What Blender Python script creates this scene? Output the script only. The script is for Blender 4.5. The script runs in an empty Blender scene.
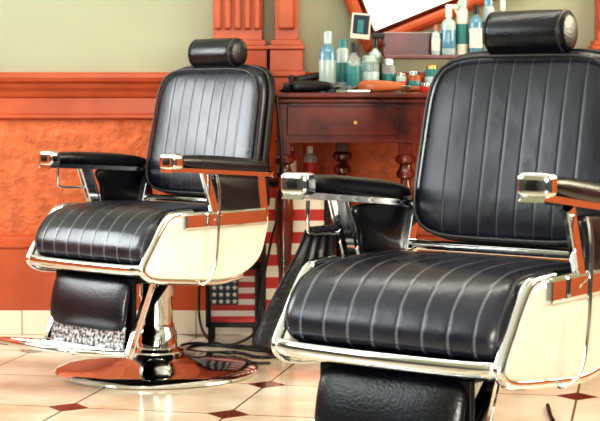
import bpy, bmesh, math, random
from mathutils import Vector, Matrix
random.seed(3)
S = bpy.context.scene
COL = S.collection
R = math.radians

# ------------------------------------------------------------------ materials
def nodes(name):
    m = bpy.data.materials.new(name); m.use_nodes = True
    nt = m.node_tree
    return m, nt, nt.nodes["Principled BSDF"]

def mat(name, col, rough=0.5, metal=0.0, bump=0.0, bscale=40, var=0.0, vscale=6, coat=0.0, trans=0.0, spec=None, ior=None):
    m, nt, b = nodes(name)
    b.inputs["Base Color"].default_value = (*col, 1)
    b.inputs["Roughness"].default_value = rough
    b.inputs["Metallic"].default_value = metal
    b.inputs["Coat Weight"].default_value = coat
    b.inputs["Coat Roughness"].default_value = 0.1
    b.inputs["Transmission Weight"].default_value = trans
    if ior: b.inputs["IOR"].default_value = ior
    if spec is not None: b.inputs["Specular IOR Level"].default_value = spec
    tc = nt.nodes.new("ShaderNodeTexCoord")
    if bump:
        n = nt.nodes.new("ShaderNodeTexNoise"); n.inputs["Scale"].default_value = bscale; n.inputs["Detail"].default_value = 4
        nt.links.new(tc.outputs["Object"], n.inputs["Vector"])
        bp = nt.nodes.new("ShaderNodeBump"); bp.inputs["Strength"].default_value = bump; bp.inputs["Distance"].default_value = 0.01
        nt.links.new(n.outputs["Fac"], bp.inputs["Height"]); nt.links.new(bp.outputs["Normal"], b.inputs["Normal"])
    if var:
        n = nt.nodes.new("ShaderNodeTexNoise"); n.inputs["Scale"].default_value = vscale; n.inputs["Detail"].default_value = 5
        nt.links.new(tc.outputs["Object"], n.inputs["Vector"])
        r = nt.nodes.new("ShaderNodeValToRGB")
        r.color_ramp.elements[0].position = 0.3; r.color_ramp.elements[1].position = 0.7
        r.color_ramp.elements[0].color = (*[c*(1-var) for c in col], 1)
        r.color_ramp.elements[1].color = (*[min(1, c*(1+var)) for c in col], 1)
        nt.links.new(n.outputs["Fac"], r.inputs["Fac"]); nt.links.new(r.outputs["Color"], b.inputs["Base Color"])
    return m

def math_node(nt, op, a, b=None, c=None):
    n = nt.nodes.new("ShaderNodeMath"); n.operation = op
    for i, v in enumerate((a, b, c)):
        if v is None: continue
        if isinstance(v, (int, float)): n.inputs[i].default_value = v
        else: nt.links.new(v, n.inputs[i])
    return n.outputs[0]

def stripe_mat(name, period, width, lim, dash_axis, linecol):
    m, nt, b = nodes(name)
    tc = nt.nodes.new("ShaderNodeTexCoord"); sp = nt.nodes.new("ShaderNodeSeparateXYZ")
    nt.links.new(tc.outputs["Object"], sp.inputs[0])
    x = sp.outputs[0]
    f = math_node(nt, 'FRACT', math_node(nt, 'ADD', math_node(nt, 'DIVIDE', x, period), 50.0))
    d = math_node(nt, 'ABSOLUTE', math_node(nt, 'SUBTRACT', f, 0.5))
    line = math_node(nt, 'LESS_THAN', d, width/period/2)
    inl = math_node(nt, 'LESS_THAN', math_node(nt, 'ABSOLUTE', x), lim)
    s = math_node(nt, 'ADD', sp.outputs[2], sp.outputs[1]) if dash_axis == 'yz' else sp.outputs[2]
    dash = math_node(nt, 'GREATER_THAN', math_node(nt, 'SINE', math_node(nt, 'MULTIPLY', s, 1100.0)), -0.7)
    k = math_node(nt, 'MULTIPLY', math_node(nt, 'MULTIPLY', line, inl), dash)
    n = nt.nodes.new("ShaderNodeTexNoise"); n.inputs["Scale"].default_value = 9; n.inputs["Detail"].default_value = 6
    nt.links.new(tc.outputs["Object"], n.inputs["Vector"])
    r = nt.nodes.new("ShaderNodeValToRGB")
    r.color_ramp.elements[0].position = .3; r.color_ramp.elements[0].color = (.007, .009, .018, 1)
    r.color_ramp.elements[1].position = .75; r.color_ramp.elements[1].color = (.022, .025, .042, 1)
    nt.links.new(n.outputs["Fac"], r.inputs["Fac"])
    mx = nt.nodes.new("ShaderNodeMix"); mx.data_type = 'RGBA'
    nt.links.new(k, mx.inputs["Factor"]); nt.links.new(r.outputs["Color"], mx.inputs["A"])
    mx.inputs["B"].default_value = (*linecol, 1)
    nt.links.new(mx.outputs["Result"], b.inputs["Base Color"])
    n3 = nt.nodes.new("ShaderNodeTexNoise"); n3.inputs["Scale"].default_value = 5; n3.inputs["Detail"].default_value = 8
    nt.links.new(tc.outputs["Object"], n3.inputs["Vector"])
    nt.links.new(math_node(nt, 'ADD', math_node(nt, 'MULTIPLY', n3.outputs["Fac"], .25), .17), b.inputs["Roughness"])
    b.inputs["Specular IOR Level"].default_value = .8
    g = math_node(nt, 'MULTIPLY', math_node(nt, 'SMOOTH_MIN', d, 0.12, 0.05), inl)
    n2 = nt.nodes.new("ShaderNodeTexNoise"); n2.inputs["Scale"].default_value = 200
    nt.links.new(tc.outputs["Object"], n2.inputs["Vector"])
    h = math_node(nt, 'ADD', math_node(nt, 'MULTIPLY', g, 2.0), math_node(nt, 'MULTIPLY', n2.outputs["Fac"], .09))
    n4 = nt.nodes.new("ShaderNodeTexNoise"); n4.inputs["Scale"].default_value = 14
    nt.links.new(tc.outputs["Object"], n4.inputs["Vector"])
    h = math_node(nt, 'ADD', h, math_node(nt, 'MULTIPLY', n4.outputs["Fac"], .7))
    bp = nt.nodes.new("ShaderNodeBump"); bp.inputs["Strength"].default_value = .4; bp.inputs["Distance"].default_value = .006
    nt.links.new(h, bp.inputs["Height"]); nt.links.new(bp.outputs["Normal"], b.inputs["Normal"])
    return m

M = {}
M['chrome'] = mat("chrome", (.78, .80, .81), .07, 1.0)
M['chrome_worn'] = mat("chrome_worn", (.60, .60, .61), .2, 1.0, bump=.10, bscale=30)
M['vinyl'] = mat("black_vinyl", (.010, .012, .019), .25, bump=.14, bscale=160, var=.5, vscale=10, spec=.65)
M['vinyl_back'] = stripe_mat("pinstripe_vinyl_back", .047, .0030, .20, 'z', (.085, .095, .12))
M['vinyl_seat'] = stripe_mat("pinstripe_vinyl_seat", .060, .0064, .215, 'yz', (.14, .155, .18))
M['piping'] = mat("grey_piping", (.05, .05, .055), .3)
M['cream'] = mat("cream_enamel", (.80, .75, .67), .2, coat=.5, var=.06, vscale=8)
M['iron'] = mat("dark_iron", (.020, .019, .020), .4, .5)
M['wall_up'] = mat("painted_plaster_sage", (.41, .425, .31), .75, bump=.05, bscale=60, var=.08, vscale=1.5)
M['wains'] = mat("terracotta_wainscot", (.60, .165, .062), .38, bump=1.0, bscale=46, var=.22, vscale=20)
M['trimw'] = mat("terracotta_wood_trim", (.47, .105, .038), .30, bump=.05, bscale=30, var=.2, vscale=5)
M['wood'] = mat("mahogany_wood", (.11, .018, .010), .24, var=.6, vscale=9, coat=.5)
M['wood_l'] = mat("warm_walnut", (.46, .14, .045), .35, var=.35, vscale=12, coat=.3)
M['ceil'] = mat("ceiling_white", (.80, .84, .84), .8)
M['neutral_grey'] = mat("neutral_reflection_grey", (.10, .10, .105), .6, var=.2)  # grey for unseen walls, picked to keep chrome reflections neutral
M['red'] = mat("red_paint", (.50, .04, .03), .4, var=.2)
M['white'] = mat("white_paint", (.76, .70, .60), .4, var=.12)
M['navy'] = mat("navy_paint", (.02, .03, .06), .4)
M['black'] = mat("black_plastic", (.010, .010, .012), .3)
M['blue'] = mat("blue_liquid_bottle", (.13, .28, .38), .12, coat=.5)
M['teal'] = mat("teal_label", (.05, .22, .22), .3)
M['pale'] = mat("pale_bottle", (.42, .52, .50), .2, coat=.4)
M['glass'] = mat("clear_glass", (.80, .92, .95), .04, trans=.75, ior=1.3)
M['mirror'] = mat("mirror_glass", (.60, .66, .58), .03, 1.0)
M['cloth'] = mat("black_cape_cloth", (.012, .012, .016), .38, bump=.3, bscale=40)
M['gold'] = mat("brass", (.65, .42, .18), .3, 1.0)
def speck():
    m, nt, b = nodes("embossed_heel_plate")
    tc = nt.nodes.new("ShaderNodeTexCoord")
    n = nt.nodes.new("ShaderNodeTexNoise"); n.inputs["Scale"].default_value = 90; n.inputs["Detail"].default_value = 10
    nt.links.new(tc.outputs["Object"], n.inputs["Vector"])
    r = nt.nodes.new("ShaderNodeValToRGB")
    r.color_ramp.elements[0].position = .40; r.color_ramp.elements[0].color = (.05, .055, .065, 1)
    r.color_ramp.elements[1].position = .62; r.color_ramp.elements[1].color = (.66, .70, .72, 1)
    nt.links.new(n.outputs["Fac"], r.inputs["Fac"]); nt.links.new(r.outputs["Color"], b.inputs["Base Color"])
    b.inputs["Roughness"].default_value = .25; b.inputs["Metallic"].default_value = .2; b.inputs["Coat Weight"].default_value = .6
    return m
M['steelspeck'] = speck()

def floor_mat():
    m, nt, b = nodes("cream_tile_with_red_dots")
    tc = nt.nodes.new("ShaderNodeTexCoord"); mp = nt.nodes.new("ShaderNodeMapping"); mp.vector_type = 'POINT'
    nt.links.new(tc.outputs["Object"], mp.inputs["Vector"])
    T = .48; ang = R(12)
    mp.inputs["Rotation"].default_value = (0, 0, ang)
    px, py = -.204, 4.50
    rx = px*math.cos(ang)-py*math.sin(ang); ry = px*math.sin(ang)+py*math.cos(ang)
    mp.inputs["Location"].default_value = (-rx, -ry, 0)
    sp = nt.nodes.new("ShaderNodeSeparateXYZ"); nt.links.new(mp.outputs[0], sp.inputs[0])
    def cell(o):
        f = math_node(nt, 'FRACT', math_node(nt, 'ADD', math_node(nt, 'DIVIDE', o, T), 100.5))
        return math_node(nt, 'MULTIPLY', math_node(nt, 'ABSOLUTE', math_node(nt, 'SUBTRACT', f, .5)), T)
    u = cell(sp.outputs[0]); v = cell(sp.outputs[1])
    s = math_node(nt, 'ADD', u, v)
    dia = math_node(nt, 'LESS_THAN', s, .060)
    g1 = math_node(nt, 'LESS_THAN', math_node(nt, 'MINIMUM', u, v), .0035)
    g2 = math_node(nt, 'LESS_THAN', math_node(nt, 'ABSOLUTE', math_node(nt, 'SUBTRACT', s, .062)), .004)
    grout = math_node(nt, 'MAXIMUM', math_node(nt, 'MULTIPLY', g1, math_node(nt, 'SUBTRACT', 1.0, dia)), g2)
    n = nt.nodes.new("ShaderNodeTexNoise"); n.inputs["Scale"].default_value = 3.2; n.inputs["Detail"].default_value = 7
    nt.links.new(tc.outputs["Object"], n.inputs["Vector"])
    r = nt.nodes.new("ShaderNodeValToRGB")
    r.color_ramp.elements[0].position = .35; r.color_ramp.elements[0].color = (.60, .49, .37, 1)
    r.color_ramp.elements[1].position = .65; r.color_ramp.elements[1].color = (.82, .75, .63, 1)
    nt.links.new(n.outputs["Fac"], r.inputs["Fac"])
    a = nt.nodes.new("ShaderNodeMix"); a.data_type = 'RGBA'
    nt.links.new(dia, a.inputs["Factor"]); nt.links.new(r.outputs["Color"], a.inputs["A"]); a.inputs["B"].default_value = (.15, .03, .022, 1)
    c = nt.nodes.new("ShaderNodeMix"); c.data_type = 'RGBA'
    nt.links.new(grout, c.inputs["Factor"]); nt.links.new(a.outputs["Result"], c.inputs["A"]); c.inputs["B"].default_value = (.22, .14, .09, 1)
    nt.links.new(c.outputs["Result"], b.inputs["Base Color"])
    b.inputs["Roughness"].default_value = .12
    b.inputs["Specular IOR Level"].default_value = .6
    bp = nt.nodes.new("ShaderNodeBump"); bp.inputs["Strength"].default_value = .4; bp.inputs["Distance"].default_value = .003; bp.invert = True
    nt.links.new(grout, bp.inputs["Height"]); nt.links.new(bp.outputs["Normal"], b.inputs["Normal"])
    return m
M['floor'] = floor_mat()
def skirt_mat():
    m, nt, b = nodes("cream_skirting_tile")
    tc = nt.nodes.new("ShaderNodeTexCoord"); sp = nt.nodes.new("ShaderNodeSeparateXYZ"); nt.links.new(tc.outputs["Object"], sp.inputs[0])
    f = math_node(nt, 'FRACT', math_node(nt, 'ADD', math_node(nt, 'DIVIDE', sp.outputs[0], .33), 50.2))
    g = math_node(nt, 'LESS_THAN', f, .012)
    c = nt.nodes.new("ShaderNodeMix"); c.data_type = 'RGBA'; nt.links.new(g, c.inputs["Factor"])
    c.inputs["A"].default_value = (.80, .72, .58, 1); c.inputs["B"].default_value = (.3, .2, .13, 1)
    nt.links.new(c.outputs["Result"], b.inputs["Base Color"]); b.inputs["Roughness"].default_value = .2
    return m
M['skirt'] = skirt_mat()

# ------------------------------------------------------------------ geometry helpers
def obj(name, me, m, parent=None, smooth=True):
    o = bpy.data.objects.new(name, me); COL.objects.link(o)
    if m is not None: me.materials.append(M[m])
    if parent: o.parent = parent
    if smooth:
        for p in me.polygons: p.use_smooth = True
    return o

def from_bm(bm, name, m, parent=None, smooth=True):
    bmesh.ops.recalc_face_normals(bm, faces=bm.faces)
    me = bpy.data.meshes.new(name); bm.to_mesh(me); bm.free()
    return obj(name, me, m, parent, smooth)

def empty(name, loc=(0, 0, 0), rz=0):
    e = bpy.data.objects.new(name, None); COL.objects.link(e)
    e.location = loc; e.rotation_euler = (0, 0, rz); e.empty_display_size = .1
    return e

def box(name, lo, hi, m, parent=None, bev=.004, seg=2):
    bm = bmesh.new(); bmesh.ops.create_cube(bm, size=1)
    c = [(a+b)/2 for a, b in zip(lo, hi)]; s = [abs(b-a) for a, b in zip(lo, hi)]
    for v in bm.verts: v.co = Vector([c[i]+v.co[i]*s[i] for i in range(3)])
    if bev:
        bmesh.ops.bevel(bm, geom=bm.edges[:], offset=min(bev, min(s)*.45), segments=seg, profile=.5, affect='EDGES')
    return from_bm(bm, name, m, parent, smooth=False)

def lathe(name, prof, m, parent=None, loc=(0, 0, 0), n=48):
    bm = bmesh.new(); rings = []
    for r, z in prof:
        rings.append([bm.verts.new((loc[0]+max(r, 1e-4)*math.cos(2*math.pi*i/n), loc[1]+max(r, 1e-4)*math.sin(2*math.pi*i/n), loc[2]+z)) for i in range(n)])
    for a, b in zip(rings, rings[1:]):
        for i in range(n): bm.faces.new((a[i], a[(i+1) % n], b[(i+1) % n], b[i]))
    bm.faces.new(rings[0][::-1]); bm.faces.new(rings[-1])
    o = from_bm(bm, name, m, parent)
    sharp(o, 40); return o

def sharp(o, deg):
    me = o.data; bm = bmesh.new(); bm.from_mesh(me)
    for e in bm.edges:
        if len(e.link_faces) == 2 and e.calc_face_angle(0) > R(deg): e.smooth = False
    bm.to_mesh(me); bm.free()

def catmull(pts, k=6, closed=False):
    out = []; n = len(pts)
    rng = range(n) if closed else range(n-1)
    for i in rng:
        g = (lambda j: pts[j % n]) if closed else (lambda j: pts[max(0, min(n-1, j))])
        p0, p1, p2, p3 = g(i-1), g(i), g(i+1), g(i+2)
        for s in range(k):
            t = s/k
            out.append(tuple(.5*((2*p1[d])+(-p0[d]+p2[d])*t+(2*p0[d]-5*p1[d]+4*p2[d]-p3[d])*t*t+(-p0[d]+3*p1[d]-3*p2[d]+p3[d])*t**3) for d in range(len(p1))))
    if not closed: out.append(tuple(pts[-1]))
    return out

def cushion(name, a, b, c, n, mm, m, parent=None, deform=None, res=20):
    bm = bmesh.new(); bmesh.ops.create_cube(bm, size=2)
    bmesh.ops.subdivide_edges(bm, edges=bm.edges[:], cuts=res, use_grid_fill=True)
    for v in bm.verts:
        d = v.co
        s = ((abs(d.x)**n+abs(d.z)**n)**(mm/n)+abs(d.y)**mm)**(-1/mm)
        p = Vector((a*d.x*s, b*d.y*s, c*d.z*s))
        v.co = deform(p) if deform else p
    return from_bm(bm, name, m, parent)

def sweep_profile(name, prof, x0, x1, rad, m, parent=None, steps=6, crown=0.0, deform=None):
    ys = [p[0] for p in prof]; zs = [p[1] for p in prof]
    cy, cz = (min(ys)+max(ys))/2, (min(zs)+max(zs))/2; hy, hz = (max(ys)-min(ys))/2, (max(zs)-min(zs))/2
    st = [(x0+rad*(1-math.cos(math.pi/2*i/steps)), rad*(1-math.sin(math.pi/2*i/steps))) for i in range(steps+1)]
    mid = [(x0+rad+(x1-x0-2*rad)*j/10, 0) for j in range(1, 10)]
    en = [(x0+x1-x, d) for x, d in st[::-1]]
    bm = bmesh.new(); rings = []
    xc = (x0+x1)/2; hx = (x1-x0)/2
    for x, d in st+mid+en:
        sy, sz = 1-d/hy, 1-d/hz; cr = crown*(1-((x-xc)/hx)**2)
        ring = []
        for y, z in prof:
            p = Vector((x, cy+(y-cy)*sy, cz+(z-cz)*sz+(cr if z > cz else 0)))
            ring.append(bm.verts.new(deform(p) if deform else p))
        rings.append(ring)
    n = len(prof)
    for A, B in zip(rings, rings[1:]):
        for i in range(n): bm.faces.new((A[i], A[(i+1) % n], B[(i+1) % n], B[i]))
    bm.faces.new(rings[0]); bm.faces.new(rings[-1])
    return from_bm(bm, name, m, parent)

def tube(name, pts, r, m, parent=None, cyc=False, smooth=True):
    cu = bpy.data.curves.new(name, 'CURVE'); cu.dimensions = '3D'
    if smooth and len(pts) > 2: pts = catmull(pts, 6, cyc)
    sp = cu.splines.new('POLY'); sp.points.add(len(pts)-1)
    for q, p in zip(sp.points, pts): q.co = (*p, 1)
    sp.use_cyclic_u = cyc; sp.use_smooth = True
    cu.bevel_depth = r; cu.bevel_resolution = 4; cu.use_fill_caps = True
    o = bpy.data.objects.new(name, cu); COL.objects.link(o); cu.materials.append(M[m])
    if parent: o.parent = parent
    return o

def bar(name, p, q, w, t, m, parent=None, up=(1, 0, 0)):
    p, q = Vector(p), Vector(q); d = (q-p); L = d.length; d.normalize()
    u = Vector(up); u = (u-d*u.dot(d)).normalized(); v = d.cross(u)
    bm = bmesh.new(); bmesh.ops.create_cube(bm, size=1)
    for k in bm.verts:
        k.co = (p+q)/2+d*(k.co.z*L)+u*(k.co.x*w)+v*(k.co.y*t)
    bmesh.ops.bevel(bm, geom=bm.edges[:], offset=min(w, t)*.25, segments=2, affect='EDGES')
    return from_bm(bm, name, m, parent, smooth=False)

def extrude_xsec(name, prof, x0, x1, m, parent=None):
    bm = bmesh.new()
    A = [bm.verts.new((x0, y, z)) for y, z in prof]; B = [bm.verts.new((x1, y, z)) for y, z in prof]
    n = len(prof)
    for i in range(n): bm.faces.new((A[i], A[(i+1) % n], B[(i+1) % n], B[i]))
    bm.faces.new(A); bm.faces.new(B[::-1])
    return from_bm(bm, name, m, parent, smooth=False)

# ------------------------------------------------------------------ barber chair
def barber_chair(name, loc, theta, dzl=0.0, dzr=0.0):
    E = empty(name, loc, -theta)
    lathe("base_disc", [(.0, 0), (.322, 0), (.331, .004), (.332, .012), (.324, .02), (.29, .027), (.24, .033), (.17, .040), (.12, .049), (.095, .060), (.088, .068)], 'chrome', E, n=96)
    lathe("column_collar", [(.088, .06), (.088, .074), (.068, .082), (.066, .135), (.06, .142), (.058, .16)], 'chrome', E, n=64)
    lathe("column", [(.053, .15), (.053, .25), (.060, .253), (.060, .345), (.10, .35), (.10, .362)], 'chrome', E, n=64)
    box("seat_pan", (-.230, -.25, .35), (.230, .19, .39), 'iron', E, .01)
    box("under_frame", (-.13, -.20, .315), (.13, .14, .352), 'iron', E, .01)
    prof = catmull([(.19, .41), (.20, .52), (.12, .545), (0, .553), (-.10, .553), (-.18, .546), (-.24, .522), (-.285, .475), (-.302, .43), (-.288, .392), (-.22, .383), (0, .383), (.15, .385)], 5, True)
    def nose(p):
        k = max(0, min(1, (-.17-p.y)/.08)); k = k*k*(3-2*k)
        return Vector((p.x*(1+.075*k), p.y, p.z))
    sweep_profile("seat_cushion", prof, -.245, .245, .030, 'vinyl_seat', E, crown=.006, deform=nose)
    for sx in (-1, 1):
        pts = [(.15, .533), (.0, .546), (-.10, .546), (-.18, .539), (-.236, .515), (-.278, .471), (-.293, .43)]
        tube("seat_piping", [tuple(nose(Vector((sx*.237, a, b)))) for a, b in pts], .004, 'piping', E)
    sp_ = [(-.195, .53), (-.228, .495), (-.262, .445), (-.292, .40), (-.300, .372), (-.26, .350), (-.12, .333), (.02, .322), (.12, .333), (.195, .375), (.228, .44), (.235, .525), (.10, .535), (-.10, .535)]
    sp_d = catmull(sp_, 5, True)
    for i, sx in enumerate((-1, 1)):
        dz = dzl if sx < 0 else dzr
        a, b = (.247, .282)
        x0, x1 = (a, b) if sx > 0 else (-b, -a)
        sweep_profile("shell_side", sp_d, x0, x1, .014, 'cream', E, steps=4)
        xo = sx*.268
        edge = [(xo, -.10, .540), (xo, -.17, .538), (xo, -.200, .528), (xo, -.235, .49), (xo, -.268, .442), (xo, -.298, .398), (xo, -.305, .370), (xo, -.26, .346), (xo, -.12, .33), (xo, .02, .319), (xo, .12, .33)]
        tube("shell_chrome_edge", edge, .0125, 'chrome', E)
        box("arm_mount_plate", (sx*.252, -.150, .488), (sx*.294, .222, .545), 'chrome', E, .010, 3)
        sp2 = catmull([(.02, .54), (.005, .60), (-.01, .655), (.10, .655), (.22, .645), (.235, .60), (.23, .54), (.12, .535)], 4, True)
        sweep_profile("arm_side_panel", sp2, sx*.279-.012, sx*.279+.012, .01, 'vinyl', E, steps=3)
        bar("arm_strut", (sx*.286, -.065, .680), (sx*.284, -.005, .52), .034, .016, 'chrome', E, up=(0, 1, 0))
        bar("arm_strut_rear", (sx*.286, .19, .655), (sx*.284, .21, .52), .026, .014, 'chrome', E, up=(0, 1, 0))
        bar("arm_rail", (sx*.29, -.222, .681+dz), (sx*.29, .22, .650), .048, .014, 'chrome', E, up=(1, 0, 0))
        def df(p, sx=sx, dz=dz):
            y = .008+p.z; t = (y+.21)/.43
            w = 1.0-.10*t
            return Vector((sx*.29+p.x*w, y, .707+dz*(1-t)-.034*t+p.y*(1+.15*t)))
        cushion("arm_pad", .034, .024, .214, 5, 2.6, 'vinyl', E, df, res=12)
        def dcap(p, sx=sx, dz=dz):
            return Vector((sx*.29+p.x, -.203+p.z, .704+dz+p.y))
        cushion("arm_end_cap", .036, .0250, .022, 6, 5, 'chrome', E, dcap, res=8)
        def demb(p, sx=sx, dz=dz):
            return Vector((sx*.29+p.x, -.222+p.z, .704+dz+p.y))
        cushion("arm_cap_emblem", .016, .011, .0055, 4, 4, 'iron', E, demb, res=5)
        if sx < 0:
            tube("towel_rod", [(sx*.292, -.165, .675), (sx*.293, -.166, .64), (sx*.294, -.162, .612), (sx*.295, -.15, .603), (sx*.295, -.10, .600), (sx*.293, -.03, .597)], .0045, 'chrome', E)
    tube("recline_lever", [(.312, -.03, .66), (.318, -.025, .60), (.318, -.03, .50), (.314, -.035, .40), (.306, -.05, .34), (.28, -.07, .315), (.235, -.06, .325)], .005, 'chrome', E)
    fb = [(-.268, -.302, .380), (-.25, -.312, .378), (-.19, -.318, .376), (0, -.322, .375), (.19, -.318, .376), (.25, -.312, .378), (.268, -.302, .380)]
    band = catmull(fb, 4)
    bm = bmesh.new(); prev = None
    sec = [(-.008, -.017), (.004, -.018), (.011, -.011), (.011, .009), (.006, .016), (-.008, .014)]
    for p in band:
        ring = [bm.verts.new((p[0], p[1]-a+.004, p[2]+b)) for a, b in sec]
        if prev:
            for i in range(6): bm.faces.new((prev[i], prev[(i+1) % 6], ring[(i+1) % 6], ring[i]))
        else: bm.faces.new(ring)
        prev = ring
    bm.faces.new(prev[::-1])
    from_bm(bm, "front_chrome_band", 'chrome', E)
    box("front_apron", (-.245, -.30, .352), (.245, -.24, .385), 'iron', E, .008)
    def lean(z): return .188+(z-.55)*.20
    def wid(z): return 1.095-.075*(z-.57)/.43
    def dback(p):
        z = .787+p.z
        hollow = .012*(1-(p.x/.24)**2)*(1 if p.y < 0 else 0)
        return Vector((p.x*wid(z), lean(z)+p.y+hollow, z))
    cushion("back_cushion", .238, .036, .216, 5.5, 3.2, 'vinyl_back', E, dback, res=26)
    def drear(p):
        z = .787+p.z
        return Vector((p.x*wid(z), lean(z)+.034+p.y, z))
    cushion("back_shell", .242, .022, .220, 5.5, 6, 'iron', E, drear, res=16)
    def outline(off, dy):
        pts = []
        for i in range(64):
            t = 2*math.pi*i/64; c, s = math.cos(t), math.sin(t)
            q = (abs(c)**5.5+abs(s)**5.5)**(-1/5.5)
            X = (.238+off)*c*q; z = .787+(.216+off)*s*q
            pts.append((X*wid(z), lean(z)+dy, z))
        return pts
    tube("back_piping", outline(-.010, -.027), .004, 'piping', E, cyc=True, smooth=False)
    tube("back_frame_edge", outline(.002, .020), .004, 'piping', E, cyc=True, smooth=False)
    tube("back_hinge_bar", [(-.27, .20, .555), (0, .20, .555), (.27, .20, .555)], .012, 'chrome', E, smooth=False)
    for sx in (-1, 1):
        bar("back_bracket", (sx*.262, .18, .50), (sx*.262, .225, .66), .03, .010, 'chrome', E, up=(0, 1, 0))
        tube("headrest_post", [(sx*.05, .295, .90), (sx*.05, .300, 1.03)], .007, 'iron', E)
    HY = .287
    prof_h = [(.0, -.104), (.030, -.104), (.042, -.101), (.048, -.092), (.050, -.078), (.051, 0), (.050, .078), (.048, .092), (.042, .101), (.030, .104), (.0, .104)]
    bm = bmesh.new(); n = 40; rings = []
    for r, t in prof_h:
        r = max(r, .0005)
        rings.append([bm.verts.new((t, HY+r*math.cos(2*math.pi*i/n)*.95, 1.046+r*math.sin(2*math.pi*i/n))) for i in range(n)])
    for A, B in zip(rings, rings[1:]):
        for i in range(n): bm.faces.new((A[i], A[(i+1) % n], B[(i+1) % n], B[i]))
    from_bm(bm, "headrest", 'vinyl', E)
    for sx in (-1, 1):
        tube("headrest_piping", [(sx*.093, HY+.048*.95*math.cos(2*math.pi*i/32), 1.046+.048*math.sin(2*math.pi*i/32)) for i in range(32)], .0025, 'piping', E, cyc=True, smooth=False)
    def dl(p):
        z = .262+p.z; t = (.345-z)/.2
        return Vector((p.x, -.262-.03*t+p.y-.012*math.sin(max(0, min(1, t))*math.pi), z))
    cushion("leg_rest_pad", .178, .024, .085, 6, 3, 'vinyl', E, dl, res=14)
    box("leg_rest_backing", (-.185, -.268, .12), (.185, -.252, .345), 'iron', E, .004)
    o = box("heel_plate", (-.172, -.012, -.05), (.172, .0, .05), 'steelspeck', E, .004)
    o.location = (0, -.288, .155); o.rotation_euler = (R(-8), 0, 0)
    for sx in (-1, 1):
        bar("leg_rest_bracket", (sx*.196, -.19, .35), (sx*.196, -.30, .105), .010, .024, 'chrome', E, up=(1, 0, 0))
    P = empty("foot_platform"); P.parent = E; P.location = (0, -.30, .112); P.rotation_euler = (R(-9), 0, 0)
    box("tread", (-.175, -.20, -.006), (.175, .0, .006), 'chrome_worn', P, .004)
    for k in range(6):
        y = -.18+k*.031
        box("tread_rib", (-.155, y, .005), (.155, y+.010, .0105), 'chrome', P, .002)
    tube("tread_rim", [(-.182, .01, 0), (-.182, -.19, 0), (-.16, -.212, 0), (.16, -.212, 0), (.182, -.19, 0), (.182, .01, 0)], .012, 'chrome', P, smooth=False)
    for sx in (-1, 1):
        bar("footrest_arm", (sx*.11, -.05, .32), (sx*.11, -.27, .11), .02, .012, 'iron', E, up=(1, 0, 0))
    return E

c1 = barber_chair("barber_chair", (-.470, 5.2, 0), R(42), -.004, .0)
c2 = barber_chair("barber_chair.001", (.350, 3.43, 0), R(37), .010, .026)

# ------------------------------------------------------------------ room
WY = 6.05
XL, XR, YB, H = -3.2, 3.2, -3.0, 2.9
box("floor", (XL, YB, -.05), (XR, WY+.1, 0), 'floor', None, 0)
box("ceiling", (XL, YB, H), (XR, WY+.1, H+.05), 'ceil', None, 0)
wb = empty("wall_back")
box("plaster", (XL, WY, .9), (XR, WY+.1, H), 'wall_up', wb, 0)
box("wainscot", (XL, WY, 0), (XR, WY+.1, .9), 'wains', wb, 0)
for nm, x0, x1 in (("wall_left", XL-.1, XL), ("wall_right", XR, XR+.1)):
    w = empty(nm)
    box("plaster", (x0, YB, .9), (x1, WY+.1, H), 'wall_up', w, 0)
    box("wainscot", (x0, 4.2, 0), (x1, WY+.1, .9), 'wains', w, 0)
    box("neutral_dado", (x0, YB, 0), (x1, 4.2, .9), 'neutral_grey', w, 0)  # added unseen grey stretch, so chrome reflects less terracotta
wf = empty("wall_front")
box("sill_wall", (XL, YB-.1, 0), (XR, YB, .75), 'neutral_grey', wf, 0)  # unseen lower wall, made grey for neutral chrome reflections
box("lintel", (XL, YB-.1, 2.5), (XR, YB, H), 'neutral_grey', wf, 0)
for i, (a, b) in enumerate(((XL, -2.6), (-.35, .35), (2.6, XR))):
    box("pier", (a, YB-.1, .75), (b, YB, 2.5), 'neutral_grey', wf, 0)
for i, (a, b) in enumerate(((-2.6, -.35), (.35, 2.6))):
    w = empty("window_%d" % (i+1))
    mx = (a+b)/2
    box("mullion", (mx-.03, YB-.07, .75), (mx+.03, YB-.02, 2.5), 'wood', w, 0)
    box("transom", (a, YB-.07, 1.9), (b, YB-.02, 1.95), 'wood', w, 0)
    box("sill", (a, YB-.1, .74), (b, YB+.04, .77), 'neutral_grey', w, 0)

y = WY
rail = [(y, .815), (y-.014, .815), (y-.022, .822), (y-.022, .832), (y-.012, .838), (y-.012, .895), (y-.020, .902), (y-.026, .92), (y-.038, .935), (y-.042, .95), (y-.055, .958), (y-.06, .972), (y-.06, .985), (y-.052, .992), (y, .992)]
extrude_xsec("trim_1", rail, XL, XR, 'trimw')
bb = [(y, .09), (y-.022, .09), (y-.022, .325), (y-.030, .333), (y-.030, .345), (y-.018, .355), (y-.014, .372), (y, .378)]
extrude_xsec("baseboard_back", bb, XL, XR, 'trimw')
box("trim_2", (XL, y-.028, 0), (XR, y, .092), 'skirt', None, .003)

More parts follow.
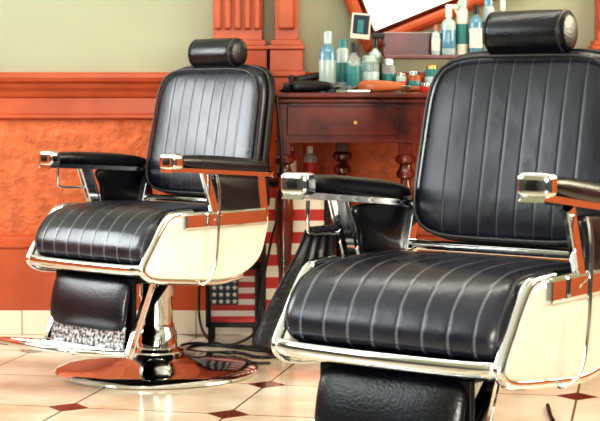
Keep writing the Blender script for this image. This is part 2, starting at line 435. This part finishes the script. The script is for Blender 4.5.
def pilaster(name, x0, x1, fl, yf):
    P = empty(name)
    box("shaft_core", (x0+.012, yf+.02, 1.11), (x1-.012, WY, 2.6), 'trimw', P, .003)
    w = (x1-x0-.024)/fl
    for i in range(fl):
        xx = x0+.012+w*i
        box("reed", (xx+w*.14, yf+.004, 1.15), (xx+w*.86, yf+.03, 2.55), 'trimw', P, .008, 3)
    for (z0, z1, d) in ((1.09, 1.11, .010), (1.075, 1.09, .0), (.995, 1.075, .006), (.975, .995, -.004), (.095, .975, .004)):
        box("plinth_step", (x0-(.012-d), yf-(.012-d), z0), (x1+(.012-d), WY, z1), 'trimw', P, .003)
    box("capital", (x0-.02, yf-.02, 2.55), (x1+.02, WY, 2.7), 'trimw', P, .01)
    return P
pilaster("trim_3", -.335, -.128, 5, 5.97)
pilaster("trim_4", -.105, .005, 1, 5.94)
pilaster("trim_5", 1.095, 1.32, 5, 5.97)

# ------------------------------------------------------------------ vanity table
TZ = .915
V = empty("vanity_table")
tx0, tx1, ty0, ty1 = -.10, 1.25, 5.50, 5.92
box("top", (tx0, ty0-.02, TZ-.018), (tx1, ty1, TZ), 'wood', V, .006)
box("top_moulding", (tx0+.008, ty0-.008, TZ-.036), (tx1-.01, ty1, TZ-.018), 'wood', V, .006)
box("apron_front", (tx0+.02, ty0+.012, .745), (tx1-.02, ty0+.032, TZ-.034), 'wood', V, .003)
box("apron_left", (tx0+.02, ty0+.012, .745), (tx0+.04, ty1-.02, TZ-.034), 'wood', V, .003)
box("apron_right", (tx1-.04, ty0+.012, .745), (tx1-.02, ty1-.02, TZ-.034), 'wood', V, .003)
box("apron_bead", (tx0+.015, ty0+.006, .742), (tx1-.015, ty0+.016, .752), 'wood', V, .002)
for a, b in ((-.045, .325), (.41, .73), (.80, 1.16)):
    box("drawer_front", (a, ty0+.007, .768), (b, ty0+.016, .868), 'wood', V, .003)
    k = lathe("keyhole_escutcheon", [(0, 0), (.007, 0), (.007, .003), (.005, .005), (0, .005)], 'gold', V, n=20)
    k.location = ((a+b)/2+.05, ty0+.007, .812); k.rotation_euler = (R(90), 0, 0)
def leg(x, y):
    box("leg_block", (x-.024, y-.024, .70), (x+.024, y+.024, .878), 'wood', V, .003)
    lathe("leg_turned", [(.0, .0), (.018, 0), (.022, .03), (.016, .06), (.013, .10), (.020, .30), (.030, .42), (.034, .50), (.030, .56), (.018, .60), (.016, .615), (.030, .622), (.032, .64), (.024, .65), (.020, .665), (.034, .675), (.036, .69), (.028, .70)], 'wood', V, (x, y, 0), n=32)
leg(.365, ty0+.034); leg(tx0+.045, ty0+.034); leg(.155, ty1-.06); leg(tx1-.045, ty0+.034); leg(.765, ty0+.034)
leg(tx0+.045, ty1-.05); leg(tx1-.045, ty1-.05)

# tilted wall mirror, corner down
MR = empty("wall_mirror"); MR.location = (.245, 5.985, 1.062); MR.rotation_euler = (0, R(-22), 0)
MW, MH, FW = 1.0, .75, .055
prof_f = [(-.0, .05), (.0, .012), (.010, .0), (.022, -.004), (.034, .006), (.045, .010), (FW, .026), (FW, .05)]
def frame_rect(name, W, Hh, prof, m, parent):
    bm = bmesh.new(); rings = []
    for ins, dy in prof:
        rings.append([bm.verts.new(c) for c in ((ins, dy, ins), (W-ins, dy, ins), (W-ins, dy, Hh-ins), (ins, dy, Hh-ins))])
    for A, B in zip(rings, rings[1:]):
        for i in range(4): bm.faces.new((A[i], A[(i+1) % 4], B[(i+1) % 4], B[i]))
    return from_bm(bm, name, m, parent, False)
frame_rect("frame", MW, MH, prof_f, 'trimw', MR)
frame_rect("frame_inner_bead", MW, MH, [(FW-.006, .03), (FW-.004, .010), (FW+.004, .006), (FW+.010, .014), (FW+.010, .035)], 'wood', MR)
box("glass", (FW-.005, .030, FW-.005), (MW-FW+.005, .036, MH-FW+.005), 'mirror', MR, 0)
box("backing", (.01, .037, .01), (MW-.01, .058, MH-.01), 'wood', MR, 0)
PC = empty("photo_card", (.215, 5.945, 1.045), 0); PC.rotation_euler = (R(-4), R(5), 0)
box("card", (-.036, 0, 0.07), (.036, .003, .165), 'white', PC, 0)
box("print", (-.029, -.0015, .088), (.029, .001, .158), 'navy', PC, 0)
box("print_figure", (-.012, -.0025, .092), (.010, 0, .140), 'teal', PC, 0)
bar("card_stand", (0, .004, -.13), (0, .004, .08), .012, .004, 'wood', PC)
SH = empty("vanity_shelf")
box("shelf_top", (.30, 5.73, 1.035), (1.0, 5.86, 1.05), 'wood', SH, .003)
box("shelf_rail", (.30, 5.845, 1.05), (1.0, 5.86, 1.135), 'wood', SH, .004)
for x in (.305, .55, .985): box("shelf_side", (x-.006, 5.735, TZ), (x+.008, 5.855, 1.037), 'wood_l', SH, .002)

# ------------------------------------------------------------------ bottles etc
def bottle(name, x, y, z, r, h, body, cap, label=None, trigger=False, neck=.35):
    B = empty(name, (x, y, z))
    lathe("body", [(0, 0), (r*.92, 0), (r, .006), (r, h*.62), (r*.9, h*.70), (r*neck, h*.78), (r*neck, h*.82)], body, B, n=32)
    lathe("cap", [(0, h*.80), (r*neck*1.35, h*.80), (r*neck*1.35, h*.97), (r*neck*1.1, h), (0, h)], cap, B, n=24)
    if label: lathe("label", [(r*1.01, h*.14), (r*1.02, h*.15), (r*1.02, h*.52), (r*1.01, h*.53)], label, B, n=32)
    if trigger:
        box("spray_head", (-.012, -.012, h*.97), (.034, .012, h*1.07), cap, B, .004)
        bar("trigger", (.022, 0, h*.99), (.034, 0, h*.82), .010, .008, cap, B, up=(0, 1, 0))
    return B
def can(name, x, y, z, r, h, body, cap, label=None):
    B = empty(name, (x, y, z))
    lathe("body", [(0, 0), (r*.97, 0), (r, .004), (r, h*.78), (r*.85, h*.82), (r*.7, h*.84)], body, B, n=32)
    lathe("cap", [(0, h*.83), (r*.75, h*.83), (r*.75, h*.96), (r*.6, h), (0, h)], cap, B, n=24)
    if label: lathe("label", [(r*1.01, h*.2), (r*1.02, h*.21), (r*1.02, h*.55), (r*1.01, h*.56)], label, B, n=32)
    return B
bottle("lotion_bottle", .098, 5.66, TZ, .031, .215, 'blue', 'pale', 'pale')
can("hairspray_can", .152, 5.72, TZ, .022, .19, 'pale', 'teal', 'teal')
bottle("aftershave_bottle", .188, 5.63, TZ, .023, .175, 'glass', 'black', 'teal')
can("talc_can", .245, 5.66, TZ, .034, .130, 'glass', 'pale', 'pale')
bottle("spray_bottle", .270, 5.78, TZ, .024, .20, 'pale', 'black', 'teal', trigger=True)
can("disinfectant_jar", .315, 5.69, TZ, .026, .12, 'glass', 'chrome', 'teal')
bottle("spray_bottle.001", .535, 5.79, 1.05, .026, .17, 'pale', 'white', 'blue', trigger=True)
can("hairspray_can.001", .585, 5.80, 1.05, .022, .20, 'white', 'pale', 'teal')
bottle("lotion_bottle.001", .632, 5.78, 1.05, .024, .18, 'blue', 'black', 'white')
can("hairspray_can.002", .68, 5.80, 1.05, .022, .21, 'pale', 'blue', 'navy')
bottle("lotion_bottle.002", .73, 5.80, 1.05, .022, .20, 'pale', 'white', 'red')
bottle("lotion_bottle.003", .49, 5.79, 1.05, .017, .11, 'pale', 'wood_l', 'white')
can("talc_can.001", .40, 5.66, TZ, .028, .075, 'wood_l', 'chrome', 'teal')
can("talc_can.002", .465, 5.66, TZ, .026, .10, 'teal', 'gold', 'pale')
can("talc_can.003", .355, 5.64, TZ, .019, .07, 'pale', 'chrome', 'red')

def clipper(name, x, y, z, rz, body='black'):
    C = empty(name, (x, y, z), rz)
    def d(p): return Vector((p.z, p.y, .022+p.x*(1-.25*p.z/.08)))
    cushion("body", .020, .022, .080, 3, 3, body, C, d, res=8)
    box("blade", (.074, -.018, .012), (.100, .018, .024), 'chrome', C, .002)
    tube("cord", [(-.078, 0, .018), (-.10, .008, .008), (-.105, .025, .006), (-.085, .035, .006), (-.03, .036, .006)], .004, 'black', C)
    return C
clipper("hair_clipper", .04, 5.55, TZ, R(6))
clipper("hair_clipper.001", .03, 5.82, TZ, R(190))
clipper("hair_clipper.002", .28, 5.535, TZ, R(-2), 'wood_l')
Cst = empty("clipper_stand", (-.01, 5.68, TZ))
box("dock", (-.05, -.03, 0), (.055, .03, .035), 'black', Cst, .008)
box("cradle", (-.03, -.015, .035), (-.010, .015, .062), 'black', Cst, .005)
Ck = empty("hair_trimmer", (.03, 5.68, .955), 0); Ck.rotation_euler = (0, R(-12), 0)
cushion("body", .014, .016, .055, 3, 3, 'black', Ck, lambda p: Vector((p.z, p.y, .012+p.x)), res=6)
box("blade", (.05, -.012, .006), (.066, .012, .018), 'chrome', Ck, .002)
def brush(name, x, y, z, rz):
    C = empty(name, (x, y, z), rz)
    def d(p): return Vector((p.z, p.y, .013+p.x))
    cushion("handle", .010, .014, .075, 3, 3, 'wood_l', C, d, res=6)
    box("bristles", (.06, -.016, .002), (.12, .016, .024), 'white', C, .006)
    return C
brush("neck_brush", .60, 5.57, TZ, R(10)); brush("neck_brush.001", .41, 5.60, TZ, R(184))
SCI = empty("barber_scissors", (.165, 5.515, TZ+.003), R(4))
bar("blade_1", (0, 0, 0), (.075, .010, 0), .010, .003, 'chrome', SCI, up=(0, 1, 0))
bar("blade_2", (0, 0, .003), (.075, -.010, .003), .010, .003, 'chrome', SCI, up=(0, 1, 0))
for s in (-1, 1):
    bar("shank", (0, 0, .0015), (-.045, s*.014, .0015), .007, .004, 'chrome', SCI, up=(0, 1, 0))
    tube("finger_ring", [(-.060+.016*math.cos(2*math.pi*i/20), s*.018+.012*math.sin(2*math.pi*i/20), .002) for i in range(20)], .003, 'black', SCI, cyc=True, smooth=False)
for i, (x, yy, c) in enumerate(((.44, 5.53, 'red'), (.505, 5.54, 'gold'))):
    T_ = empty("pomade_tin" if i == 0 else "pomade_tin.%03d" % i, (x, yy, TZ))
    lathe("tin", [(0, 0), (.026, 0), (.028, .003), (.028, .022), (0, .022)], c, T_, n=32)
    lathe("lid", [(0, .022), (.029, .022), (.029, .033), (.027, .035), (0, .035)], 'chrome_worn', T_, n=32)

# ------------------------------------------------------------------ flag furniture under the table
def star(bmz, x, y, z, r):
    c = bmz.verts.new((x, y, z)); vs = []
    for i in range(10):
        rr = r if i % 2 == 0 else r*.42; t = math.pi/2+i*math.pi/5
        vs.append(bmz.verts.new((x+rr*math.cos(t), y, z+rr*math.sin(t))))
    for i in range(10): bmz.faces.new((c, vs[i], vs[(i+1) % 10]))
def flag_box(name, x0, x1, y0, y1, z0, z1, cant=True, n=9, feet=True):
    F = empty(name)
    box("carcass", (x0, y0+.004, z0), (x1, y1, z1), 'wood', F, .004)
    h = (z1-z0-.03)/n
    for i in range(n):
        box("stripe", (x0+.015, y0, z0+.015+h*i), (x1-.015, y0+.006, z0+.015+h*(i+1)), 'red' if i % 2 == 0 else 'white', F, 0)
    if cant:
        cx = x0+.015+(x1-x0-.03)*.62; cz = z1-.015-h*6
        box("canton", (x0+.015, y0-.002, cz), (cx, y0+.004, z1-.015), 'navy', F, 0)
        bmz = bmesh.new()
        for r in range(5):
            for c in range(4):
                star(bmz, x0+.015+(cx-x0-.015)*(c+.5)/4, y0-.004, cz+(z1-.015-cz)*(r+.5)/5, .0115)
        from_bm(bmz, "stars", 'white', F, False)
    for a, b, c, d in ((x0-.004, x1+.004, z1-.012, z1+.004), (x0-.004, x1+.004, z0-.004, z0+.012)):
        box("rail", (a, y0-.008, c), (b, y1, d), 'iron', F, .003)
    for xx in (x0-.004, x1-.012):
        box("stile", (xx, y0-.008, z0-.004), (xx+.016, y0+.01, z1+.004), 'iron', F, .003)
    if feet:
        for xx in (x0+.004, x1-.024):
            for yy in (y0, y1-.02): box("foot", (xx, yy, 0), (xx+.02, yy+.02, z0), 'iron', F, .002)
    return F
flag_box("flag_box", -.34, -.15, 5.80, 5.92, .065, .285)
flag_box("flag_cabinet", -.135, .10, 5.62, 5.82, .05, .60, cant=False, n=13)
can("soda_can", -.045, 5.70, .604, .032, .125, 'red', 'chrome', 'white')
bottle("shampoo_bottle", .035, 5.72, .604, .024, .12, 'glass', 'white', 'red')

# cape hung over the towel rod (near chair, far side)
th = R(37)
def c2w(x, y, z): return (.350+x*math.cos(th)+y*math.sin(th), 3.43-x*math.sin(th)+y*math.cos(th), z)
bm = bmesh.new(); NU, NV = 70, 40; G = []
for j in range(NV):
    row = []
    for i in range(NU):
        u = i/(NU-1); v = j/(NV-1)
        if v < .12:
            a = (v/.12)*math.pi; ox = -.299+.010*math.cos(a); oz = .602+.011*math.sin(a); k = 0
        else:
            k = (v-.12)/.88; ox = -.311-.038*k; oz = .602-.235*k-.018*math.sin(u*7+.5)*k
        kk = k*k*(3-2*k)
        y0 = -.145-.115*(.35*k+.65*kk); y1 = -.035+.03*k
        yy = y0+(y1-y0)*u
        ox -= (.004+.018*k)*math.sin(u*24+1+1.2*k)+.008*k*math.sin(u*47+2*k)
        row.append(bm.verts.new(c2w(ox, yy, oz)))
    G.append(row)
for a, b in zip(G, G[1:]):
    for i in range(NU-1): bm.faces.new((a[i], a[i+1], b[i+1], b[i]))
o = from_bm(bm, "barber_cape", 'cloth')
md = o.modifiers.new("th", 'SOLIDIFY'); md.thickness = .004

# power cables on the floor between the chairs
tube("power_cable", [(-.08, 5.58, .006), (-.16, 5.62, .006), (-.26, 5.70, .006), (-.36, 5.74, .006), (-.40, 5.64, .006), (-.33, 5.56, .006), (-.22, 5.56, .006), (-.14, 5.46, .006), (-.05, 5.50, .006), (.03, 5.5, .006), (.06, 5.58, .006)], .0055, 'black')
tube("power_cable.001", [(-.08, 5.47, .90), (-.06, 5.45, .6), (-.10, 5.44, .40), (-.13, 5.44, .25), (-.15, 5.50, .10), (-.22, 5.62, .03), (-.30, 5.74, .006), (-.38, 5.78, .006), (-.43, 5.70, .006), (-.36, 5.50, .006), (-.20, 5.36, .006), (-.10, 5.34, .006)], .0045, 'black')
tube("power_cable.002", [(-.37, 5.98, .30), (-.38, 5.96, .12), (-.36, 5.90, .03), (-.30, 5.76, .006), (-.18, 5.70, .006), (-.12, 5.58, .006), (-.05, 5.42, .006), (.02, 5.40, .006)], .0045, 'black')
tube("power_cable.003", [(.72, 4.6, .006), (.70, 4.35, .006), (.73, 4.1, .006), (.66, 3.95, .006), (.58, 3.85, .006)], .006, 'black')

# ------------------------------------------------------------------ lighting
def area(name, loc, rot, sx, sy, e, col):
    l = bpy.data.lights.new(name, 'AREA'); l.shape = 'RECTANGLE'; l.size = sx; l.size_y = sy; l.energy = e; l.color = col
    o = bpy.data.objects.new(name, l); COL.objects.link(o); o.location = loc; o.rotation_euler = rot; return o
area("window_light_left", (-1.47, -2.88, 1.62), (R(90), 0, 0), 2.2, 1.7, 80, (1, .98, .94))
area("window_light_right", (1.47, -2.88, 1.62), (R(90), 0, 0), 2.2, 1.7, 45, (1, .95, .87))
area("left_sheen_light", (-3.1, 5.0, 1.75), (R(90), 0, R(-90)), 1.3, 1.3, 52, (.93, .98, 1))  # added at the solid left wall for sheen on far chair's back
area("left_sheen_light_near", (-3.1, 2.7, 1.8), (R(90), 0, R(-90)), 1.0, 1.3, 24, (.90, .97, 1))  # dimmer added light, gives sheen on near chair's back; no window here
area("right_warm_fill", (3.1, 4.2, 1.8), (R(90), 0, R(90)), 1.8, 1.3, 72, (1, .88, .68))  # warm fill added for the right side; this wall has no window
area("ceiling_fill", (0, 4.2, 2.85), (0, 0, 0), 2.6, .35, 22, (1, .95, .86))  # unseen fill light added below the ceiling, no fixture
sun = bpy.data.lights.new("sun", 'SUN'); sun.energy = 1.5; sun.angle = R(1.5); sun.color = (1, .90, .74)
so = bpy.data.objects.new("sun", sun); COL.objects.link(so); so.rotation_euler = (R(76), 0, R(-12))
w = bpy.data.worlds.new("World"); S.world = w; w.use_nodes = True
w.node_tree.nodes["Background"].inputs[0].default_value = (.9, .97, 1, 1); w.node_tree.nodes["Background"].inputs[1].default_value = .8

# ------------------------------------------------------------------ camera
cam = bpy.data.cameras.new("camera"); co = bpy.data.objects.new("camera", cam); COL.objects.link(co)
cam.sensor_width = 36; cam.lens = 96
co.location = (0, 0, .9); co.rotation_euler = (R(90-4.06), 0, 0)
cam.dof.use_dof = True; cam.dof.focus_distance = 4.2; cam.dof.aperture_fstop = 8
S.camera = co
S.view_settings.view_transform = 'Standard'
try: S.view_settings.look = 'High Contrast'
except Exception as e: print("look", e)
